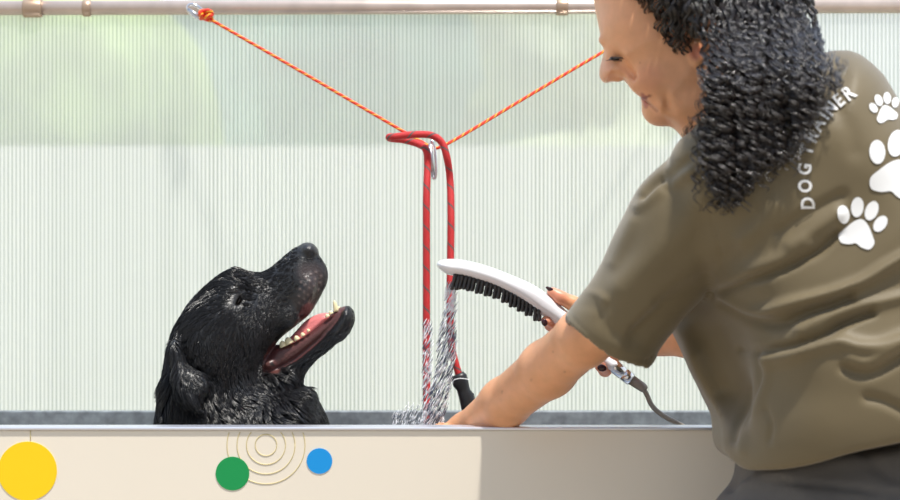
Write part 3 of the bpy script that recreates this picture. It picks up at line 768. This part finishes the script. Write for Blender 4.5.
# cloth folds: ridges (+) and creases (-), as polylines in the picture, width and height
folds = [([(712,296),(728,289),(745,282),(780,270),(805,258),(822,248),(838,233)], 4.0, -.010),
 ([(722,282),(745,272),(780,258),(805,245)], 8, .005),
 ([(718,296),(732,302),(746,310),(765,311),(790,304),(830,294),(862,282),(885,268),(905,256)], 5.5, .011),
 ([(720,302),(738,313),(755,321),(780,324),(806,312),(832,304),(850,297)], 5.0, -.011),
 ([(740,350),(755,351),(790,347),(820,337),(838,326),(850,320),(872,312)], 4.0, -.013),
 ([(765,360),(785,356),(812,348),(838,342),(858,347),(880,347),(905,338)], 7.5, .009),
 ([(800,330),(825,318),(850,309),(880,302),(905,296)], 6, .006),
 ([(756,354),(760,375),(750,400),(738,425),(733,440)], 4.5, -.010),
 ([(768,358),(764,382),(756,402),(746,428),(742,450)], 5.5, .006),
 ([(845,368),(862,374),(880,370),(905,354)], 5, -.007), ([(850,360),(870,362),(905,345)], 6, .005),
 ([(868,398),(885,402),(905,412)], 5, -.005), ([(770,440),(772,425),(766,410)], 3, -.003),
 ([(722,330),(730,350),(745,372)], 8, -.004),
 ([(668,168),(655,176),(644,184),(640,190)], 5, .006), ([(662,180),(652,187),(643,197)], 3.2, -.008), ([(690,172),(668,184),(652,196),(638,206)], 6, .005),
 ([(690,160),(676,172),(666,188)], 5, -.004),
 ([(630,222),(622,240),(612,262)], 7, .004),
 ([(724,262),(706,285),(684,300),(660,318),(640,334)], 16, -.011),
 ([(700,200),(678,235),(650,262),(622,285)], 16, .007),
 ([(574,296),(584,292),(597,294),(606,300)], 4, .0035), ([(580,306),(592,306),(602,312)], 5, -.0015),
 ([(709,196),(712,215),(717,240),(719,268)], 1.6, -.0016),
 ([(620,345),(632,325),(650,308)], 8, .003), ([(602,320),(612,330),(628,340)], 7, -.002),
 ([(780,232),(800,218),(825,205),(842,196)], 6, -.005), ([(790,244),(815,230),(838,214)], 7, .005),
 ([(742,240),(760,225),(775,205)], 8, .004), ([(838,110),(850,130),(855,150)], 10, -.003)]
disp = np.zeros(len(V))
for pl, wd, am in folds:
    c2 = catmull(pl, 4); dd = seg_d(px_, py_, c2)
    e0 = np.hypot(px_-c2[0][0], py_-c2[0][1]); 
    disp += am*np.exp(-(dd/wd)**2)
nsx = np.array([noise.noise(Vector((p[0]*9+p[2]*5, p[1]*6, p[2]*16-p[0]*6))) for p in V])
V = V + N*((disp*(N[:, 1] < .1)*np.clip(-N[:, 1]+.15, 0, 1) + nsx*.0045))[:, None]
# hem stitching lines
hemd = seg_d(px_, py_, catmull([(571,313),(576,322),(592,337.5),(606,347.5),(618,354),(634,359.5),(650,360.5)], 3))
V = V - N*(np.exp(-(hemd/1.3)**2)*.0012)[:, None]
V = relax(V, Fc, 1, .3)
shirt = ppart(mk('tshirt', V, Fc, M['shirt']), 'olive short-sleeved t-shirt')
sbvh = BVHTree.FromPolygons([tuple(v) for v in V], [tuple(int(i) for i in f) for f in Fc])
def drape(verts2d, faces, name, matl, lab=None, off=.0012):
    O = Vector((0, CAMY, CAMZ)); Vv = []; ok = True
    for a, b in verts2d:
        d = (PV(a, b, -.5)-O).normalized(); h = sbvh.ray_cast(O, d)
        if h[0] is None: h = (PV(a, b, -.5), Vector((0, -1, 0)))
        nn = h[1] if h[1].dot(d) < 0 else -h[1]
        Vv.append(h[0]+nn*off)
    o = mk(name, Vv, faces, matl, shirt, True)
    if lab: o['label'] = lab
def grid_fill(poly, step=1.6):
    """dense triangulation of a 2-D outline"""
    poly = np.array(poly); 
    import mathutils.geometry as mg
    inside = []
    x0, y0 = poly.min(0); x1, y1 = poly.max(0)
    X_, Y_ = np.meshgrid(np.arange(x0, x1, step), np.arange(y0, y1, step)); X_ = X_.ravel(); Y_ = Y_.ravel()
    k = poly_d(X_, Y_, poly) < -step*.4
    pts = [Vector(p) for p in poly] + [Vector((a, b)) for a, b in zip(X_[k], Y_[k])]
    n = len(poly)
    r = mg.delaunay_2d_cdt(pts, [], [list(range(n))], 1, 1e-5)
    return [tuple(v) for v in r[0]], [tuple(f) for f in r[2]]
def blob(cx, cy, a, b, ang, n=28):
    ca, sa = math.cos(math.radians(ang)), math.sin(math.radians(ang))
    return [(cx+a*math.cos(t_)*ca-b*math.sin(t_)*sa, cy+a*math.cos(t_)*sa+b*math.sin(t_)*ca) for t_ in np.linspace(0, 2*math.pi, n, endpoint=False)]
def paw(cx, cy, k, ang, toes=True):
    """pad and four toes, k = size, ang = clockwise turn in degrees"""
    ca, sa = math.cos(math.radians(ang)), math.sin(math.radians(ang))
    T = lambda p: (cx+(p[0]*ca-p[1]*sa)*k, cy+(p[0]*sa+p[1]*ca)*k)
    pad = catmull([(0,-9),(7,-5),(13,3),(17,10),(14,17),(6,17),(0,14.5),(-6,17),(-14,17),(-17,10),(-13,3),(-7,-5)], 3, True)
    out = [[T(p) for p in pad]]
    for tx, ty, a, b, r in ((-18,-9,5.6,8.5,-22),(-7,-19,6,9.5,-8),(7,-19,6,9.5,8),(18,-9,5.6,8.5,22)):
        out.append([T(p) for p in blob(tx, ty, a, b, r)])
    return out
def pawprint(cx, cy, k, ang):
    VV, FF = [], []
    for pl in paw(cx, cy, k, ang):
        v, f = grid_fill(pl); b = len(VV); VV += v; FF += [tuple(i+b for i in q) for q in f]
    drape(VV, FF, 'paw_print', M['print'], 'white paw print')
pawprint(859.5, 228.5, 1.06, 14)
pawprint(897, 172, 1.40, 18)
pawprint(885, 111, .62, -14)
# lettering on the back
def letter(chr_, cx, cy, size, ang):
    cu = bpy.data.curves.new('t', 'FONT'); cu.body = chr_; cu.size = 1; cu.align_x = 'CENTER'; cu.resolution_u = 4; cu.offset = .03
    to = bpy.data.objects.new('t', cu); COL.objects.link(to)
    bpy.context.view_layer.update()
    me = bpy.data.meshes.new_from_object(to.evaluated_get(bpy.context.evaluated_depsgraph_get()))
    v2 = np.array([v.co[:] for v in me.vertices]); ff = [tuple(p.vertices) for p in me.polygons]
    bpy.data.objects.remove(to); bpy.data.meshes.remove(me)
    v2[:, 0] *= .86; v2[:, 1] -= .36
    ca, sa = math.cos(math.radians(ang)), math.sin(math.radians(ang))
    X_ = v2[:, 0]*size; Y_ = -v2[:, 1]*size
    drape([(cx+a*ca-b*sa, cy+a*sa+b*ca) for a, b in zip(X_, Y_)], ff, 'letter', M['print'], off=.0022)
for ch__, cx, cy, an in (('D',807,203,-90),('O',804.5,186,-88),('G',804,169,-84),('T',806,150,-76),('R',811,137,-66),('A',817,125,-60),('I',823,116,-55),('N',829.5,109,-50),('E',838.5,101,-43),('R',848,94,-38)):
    letter(ch__, cx, cy, 18.5, an)

# trousers, with legs and boots down to the paving
tr = [(742,440),(738,466),(735,480),(727,492),(715,510),(705,560),(700,640),(860,640),(1015,640),(1030,520),(1022,420),(990,395),(900,405),(820,425)]
F_tr = inflate(tr, TY, .11, .135, Yc=lambda x, z: -.49+0*x, sub=2)
lx = P(790, 0, TY)[0]; lx2 = P(925, 0, TY)[0]
F_l1 = chain([(lx+.02, -.53, .88), (lx-.0, -.56, .50), (lx+.05, -.55, .12)], [.105, .075, .065])
F_l2 = chain([(lx2, -.44, .88), (lx2-.04, -.41, .50), (lx2+.02, -.42, .12)], [.105, .075, .065])
def F_trous(X): return smin(smin(F_tr(X), F_l1(X), .05), F_l2(X), .05)
V, Fc = sdf_mesh(F_trous, (.08, -.72, .03), (.80, -.26, 1.22), .0065)
V = relax(V, Fc, 2, .5); N = normals(V, Fc); px_, py_ = pix(V); disp = np.zeros(len(V))
for pl, wd, am in [([(745,482),(790,470),(840,462),(900,455)], 7, .005), ([(740,478),(800,482),(860,490),(905,497)], 2.5, -.004), ([(760,470),(800,458),(850,446),(900,440)], 5, -.005), ([(730,490),(745,478),(752,466)], 4, -.005), ([(860,450),(880,470),(900,480)], 6, -.004)]:
    disp += am*np.exp(-(seg_d(px_, py_, catmull(pl, 4))/wd)**2)
nsx = np.array([noise.noise(Vector((p[0]*14, p[1]*10, p[2]*9))) for p in V])
V = V + N*(disp*(N[:, 1] < 0) + nsx*.005)[:, None]
ppart(mk('trousers', V, Fc, M['trouser']), 'dark charcoal trousers')
for (bx, byy) in ((lx+.05, -.55), (lx2+.02, -.42)):
    def F_b(X, bx=bx, byy=byy):
        f = smin(ell((bx-.06, byy, .045), (.12, .048, .05))(X), ell((bx+.01, byy, .10), (.055, .055, .09))(X), .04)
        return np.maximum(f, -X[:, 2]+.001)
    V, Fc = sdf_mesh(F_b, (bx-.22, byy-.09, -.02), (bx+.12, byy+.09, .22), .006); ppart(mk('boot', V, Fc, M['sole']))

# hair
hairp = [(618,-14),(626,-2),(636,9),(648,21),(656,36),(663,50),(672,57),(682,55),(688,42),(692,36),(698,36),(706,44),(704,62),(701,76),(703,92),(699,108),(697,124),(693,140),(703,156),(708,176),(716,196),(727,207),(740,203),(750,186),(762,172),(785,160),(795,142),(808,120),(826,98),(842,84),(840,66),(826,48),(815,26),(808,-10),(795,-55),(745,-96),(668,-96),(625,-60)]
F_cap = inflate(hairp, HY-.03, .045, .080, Yc=lambda x, z: HY-.030+0*x, sub=2)
V, Fc = sdf_mesh(lambda X: np.maximum(F_cap(X)+.010, P(0,95,-.5)[2]-X[:, 2]), (.12, -.62, 1.26), (.52, -.36, 1.72), .004)
nsx = np.array([noise.noise(Vector(p)*70) for p in V]); V = V+normals(V, Fc)*(nsx*.006)[:, None]
ppart(mk('hair_mass', V, Fc, M['haircap']))
hp2 = catmull(hairp, 2, True)
mbV, mbF = [], []
def add_tube_np(pts, r, n=4):
    """light tube for hair"""
    pts = np.array(pts); T = np.gradient(pts, axis=0); T /= np.linalg.norm(T, axis=1)[:, None]+1e-9
    ref = np.array([0.3, 1, .2]); U = np.cross(T, ref); U /= np.linalg.norm(U, axis=1)[:, None]+1e-9; W_ = np.cross(T, U)
    ring = [pts+(U*math.cos(2*math.pi*j/n)+W_*math.sin(2*math.pi*j/n))*np.reshape(r, (-1, 1)) for j in range(n)]
    R_ = np.stack(ring, 1).reshape(-1, 3); k = len(pts); b = sum(len(v) for v in mbV)
    i = np.arange(k-1)[:, None]*n; j = np.arange(n)[None]; j2 = (j+1) % n
    mbF.append(np.stack([i+j, i+j2, i+n+j2, i+n+j], -1).reshape(-1, 4)+b); mbV.append(R_)
s_h = sc(HY-.1); crown = np.array([705., -40.])
polyarr = np.array(hp2)
def ring_curl(x, y, L_, side_, jitter, rad, strands, free=False):
    if random.random() < .45: rad *= .72; pk = .68
    else: pk = 1
    pts = []; yy = y; xx = x; off = random.uniform(-.024, .010)
    steps = int(L_/2.0); lockn = noise.noise(Vector((x/26, y/60, side_*3.1))); ph0 = lockn*7+random.uniform(-1.0, 1.0); pitch = 21+6*noise.noise(Vector((x/40+9, y/90, 0)))+random.uniform(-3, 3); pitch *= pk; tilt = random.uniform(-.5, .5)
    dirx = np.clip((x-crown[0])/90, -1, 1)
    sway = random.uniform(-.10, .10)+.35*noise.noise(Vector((x/30, 4, y/50)))
    cen = []
    for i in range(steps):
        dpoly = float(poly_d(np.array([xx]), np.array([yy]), polyarr)[0])
        if dpoly > 2.5 and not free: break
        dd = min(max(-dpoly*s_h, 0), .045); th = .080*math.sqrt(max(1-(1-dd/.045)**2, 0))
        Yh = HY-.030+side_*(th+off+.004)
        if side_ < 0 and yy > -20:
            hh = sbvh.ray_cast(Vector((0, CAMY, CAMZ)), (PV(max(xx, 712), max(yy, 138), -.5)-Vector((0, CAMY, CAMZ))).normalized())
            if hh[0] is not None: wb = sm(-30, 95, yy)*sm(676, 700, xx); Yh = Yh*(1-wb) + wb*min(Yh, hh[0].y-.007+off*.6)
        cen.append((xx, yy, Yh))
        up = max(0, (60-yy)/140)
        xx += (dirx*up*1.6 + sway + .25*math.sin(i*.13+ph0))*1.0; yy += 2.0*(1-.45*up*abs(dirx))
    if len(cen) < 7: return
    k = len(cen); ar = np.array(cen); sub = 3
    t0 = np.arange(k); t1 = np.linspace(0, k-1, k*sub)
    ar = np.stack([np.interp(t1, t0, ar[:, q]) for q in range(3)], 1)
    # smooth depth
    for _ in range(60): ar[1:-1, 2] = (ar[:-2, 2]+ar[2:, 2]+2*ar[1:-1, 2])/4
    sY = (ar[:, 2]-CAMY)/FPX
    W3 = np.stack([(ar[:, 0]-450)*sY, ar[:, 2], CAMZ-(ar[:, 1]-250)*sY], 1)
    arc = np.arange(len(W3))*(2.0/sub); yph = ar[:, 1]
    env = np.clip(arc/14, 0.15, 1)*(.45+.55*sm(-20, 110, yph))
    for s in range(strands):
        a = yph*2*math.pi/pitch + ph0 + s*.05 + .8*np.sin(yph/17+ph0*2)
        rr = rad*env; so = (s/(strands-1)-.5)*.0046*np.linspace(1, .45, len(W3))
        H = W3 + np.stack([np.cos(a)*rr + so*(.35+.65*np.abs(np.sin(a*.5+ph0))), np.sin(a)*rr*.8+.0012*math.sin(s*2.4), so*.4*np.cos(a)], 1) + rng.normal(0, .0003, 3)
        add_tube_np(H, np.linspace(.00042, .0003, len(H)), 3)
n_c = 0; seen_roots = []
xs0, ys0 = polyarr.min(0); xs1, ys1 = polyarr.max(0)
while n_c < 300:
    x = random.uniform(xs0, xs1); y = random.uniform(ys0, 105)
    if poly_d(np.array([x]), np.array([y]), polyarr)[0] > -1: continue
    if any((x-a_)**2+(y-b_)**2 < 36 for a_, b_ in seen_roots[-150:]): continue
    seen_roots.append((x, y))
    ring_curl(x, y, random.uniform(70, 200), -1, 0, random.uniform(.0045, .0075), 11); n_c += 1
for _ in range(160):
    x = random.uniform(xs0, xs1); y = random.uniform(ys0, ys1-40)
    if poly_d(np.array([x]), np.array([y]), polyarr)[0] > -3: continue
    ring_curl(x, y, random.uniform(50, 120), 1, 0, random.uniform(.004, .007), 3)
# stray curls at the edges of the mass
for x, y, L_ in ((690,118,95),(700,110,100),(712,110,105),(724,112,100),(738,110,92),(752,105,80),(765,100,70),(780,95,85),(795,85,80),(808,75,70),(820,62,60),(828,60,36),(830,50,40),(838,58,34),(775,110,60),(785,120,50),(697,118,38),(690,128,30),(685,135,22),(704,150,42),(714,170,44),(726,178,40),(735,180,38),(745,170,40),(700,100,60),(836,70,26),(843,62,24),(826,92,30),(812,112,32),(800,130,34),(790,140,36),(771,150,34),(700,70,60),(703,84,70),(708,120,70),(720,150,60),(818,30,40),(760,160,34),(660,22,28),(675,28,30)):
    for q in range(2): ring_curl(x+random.uniform(-3, 3), y+random.uniform(-4, 4), L_, -1, 0, random.uniform(.004, .0062), 3, True)
ppart(mk('curls', np.concatenate(mbV), np.concatenate(mbF), M['hair']), 'glossy black ringlets')['kind'] = 'stuff'

# ------------------------------------------------------------------ shower brush
br = empty('shower_brush', P(500, 280, BY)); tag(br, 'white handheld shower head with dark rubber bristles held over the water', 'shower brush')
bp = [(436.8,263.5),(440,260.3),(452,258.7),(469,261),(489.5,266.5),(511.5,275),(532,284),(549,295.2),(562,306.5),(582,325),(604.7,353),(619,363),(616,367.5),(611,371.5),(597,361),(583,350),(568,336),(553,322.5),(538.7,313.5),(525,303.5),(511.5,295.5),(494.5,287),(477.6,281.2),(460.6,276.7),(448.7,275),(441,270.5),(437.3,267)]
def Wb(x, z):
    s = (x-P(440,0,BY)[0])/(P(600,0,BY)[0]-P(440,0,BY)[0]); return .028-.014*sm(.55, .8, s)
V, Fc = sdf_mesh(inflate(bp, BY, .0115, Wb, sub=3), (-.05, BY-.05, 1.08), (.25, BY+.05, 1.29), .0020)
o = mk('brush_body', relax(V, Fc, 1, .4), Fc, M['white_plastic']); adopt(o, br)
mb = MB(); mb.tube([P(454,274,BY), P(480,280,BY), P(500,287.5,BY), P(520,297.5,BY), P(540,311.5,BY)], .0052, 14, flat=3.6); o = mb.build('bristle_plate', M['bristle']); adopt(o, br)
tops = [(454.5,278),(462,277.3),(469.8,279),(478.4,281.5),(487,284),(495.5,286.5),(504,290.5),(511.5,295),(519.3,299.3),(527,303.5),(535.3,308.7)]
for k, (a, b) in enumerate(tops):
    for jr, dy in enumerate((-.018, 0, .018)):
        ang = 105 - k*1.1; dx_, dz_ = math.cos(math.radians(ang)), math.sin(math.radians(ang))
        for q in (0, 3.9):
            p0 = P(a+q+jr*.6, b+q*.42, BY+dy)
            d3 = np.array([dx_, 0, -dz_])
            mb = MB(); Ln = .0165 if q == 0 else .0145
            mb.tube([p0-d3*.005, p0+d3*Ln*.15, p0+d3*Ln*.2, p0+d3*Ln*.5, p0+d3*Ln*.55, p0+d3*Ln*.93, p0+d3*Ln], [.0026, .0026, .0021, .0021, .0024, .0020, .0010], 8)
            o = mb.build('bristle', M['bristle']); adopt(o, br)
cA, cB = P(614.5, 366.5, BY), P(631, 379.5, BY); cC = P(643.5, 388, BY); cD = P(645.5, 390, BY)
mb = MB(); mb.tube([cA+(cA-cB)*.1, cA, cA+(cB-cA)*.5, cA+(cB-cA)*.52, cA+(cB-cA)*.58, cA+(cB-cA)*.6, cB], [.0095, .0088, .0088, .0078, .0078, .0086, .0086], 20); o = mb.build('connector', M['chrome']); adopt(o, br)
mb = MB(); mb.tube([cB, cC, cD], [.0070, .0062, .0045], 16); o = mb.build('hose_nut', M['hose']); adopt(o, br)
mb = MB(); mb.tube(catmull([P(643,388,BY), P(647,395,BY), P(651,404,BY), P(657,411,BY), P(667,418,BY-.0), P(678,423.5,BY), P(686,429,BY), P(697,445,BY+.01), P(700,470,BY+.02)], 8), .0033, 12); o = mb.build('hose', M['hose']); adopt(o, br)

# ------------------------------------------------------------------ water
env = [(284,451,5.5),(300,450.5,5.5),(320,449,7),(335,448,8.5),(350,446.5,9.5),(365,446,8.5),(375,443,9),(390,440,10),(410,436.5,9.5),(430,432,9)]
ey = [q[0] for q in env]
mb = MB()
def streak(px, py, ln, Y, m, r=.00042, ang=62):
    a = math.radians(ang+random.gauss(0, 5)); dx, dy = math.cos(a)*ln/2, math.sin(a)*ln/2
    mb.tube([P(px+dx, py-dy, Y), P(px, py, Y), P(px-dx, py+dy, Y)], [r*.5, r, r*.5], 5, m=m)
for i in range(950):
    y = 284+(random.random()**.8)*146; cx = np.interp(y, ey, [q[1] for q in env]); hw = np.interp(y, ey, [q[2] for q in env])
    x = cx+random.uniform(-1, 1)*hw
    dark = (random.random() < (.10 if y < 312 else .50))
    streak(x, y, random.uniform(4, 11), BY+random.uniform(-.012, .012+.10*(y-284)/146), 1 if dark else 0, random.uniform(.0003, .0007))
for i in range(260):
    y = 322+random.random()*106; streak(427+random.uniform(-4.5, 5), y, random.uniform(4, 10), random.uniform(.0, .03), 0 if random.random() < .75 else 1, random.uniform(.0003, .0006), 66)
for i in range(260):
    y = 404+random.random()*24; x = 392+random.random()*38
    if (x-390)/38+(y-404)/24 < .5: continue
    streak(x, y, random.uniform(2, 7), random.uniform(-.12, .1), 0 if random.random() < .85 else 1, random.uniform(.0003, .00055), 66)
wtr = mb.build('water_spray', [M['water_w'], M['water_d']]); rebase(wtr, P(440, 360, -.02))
tag(wtr, 'fine streaks of water spraying down from the brush past the leash', 'water', kind='stuff')
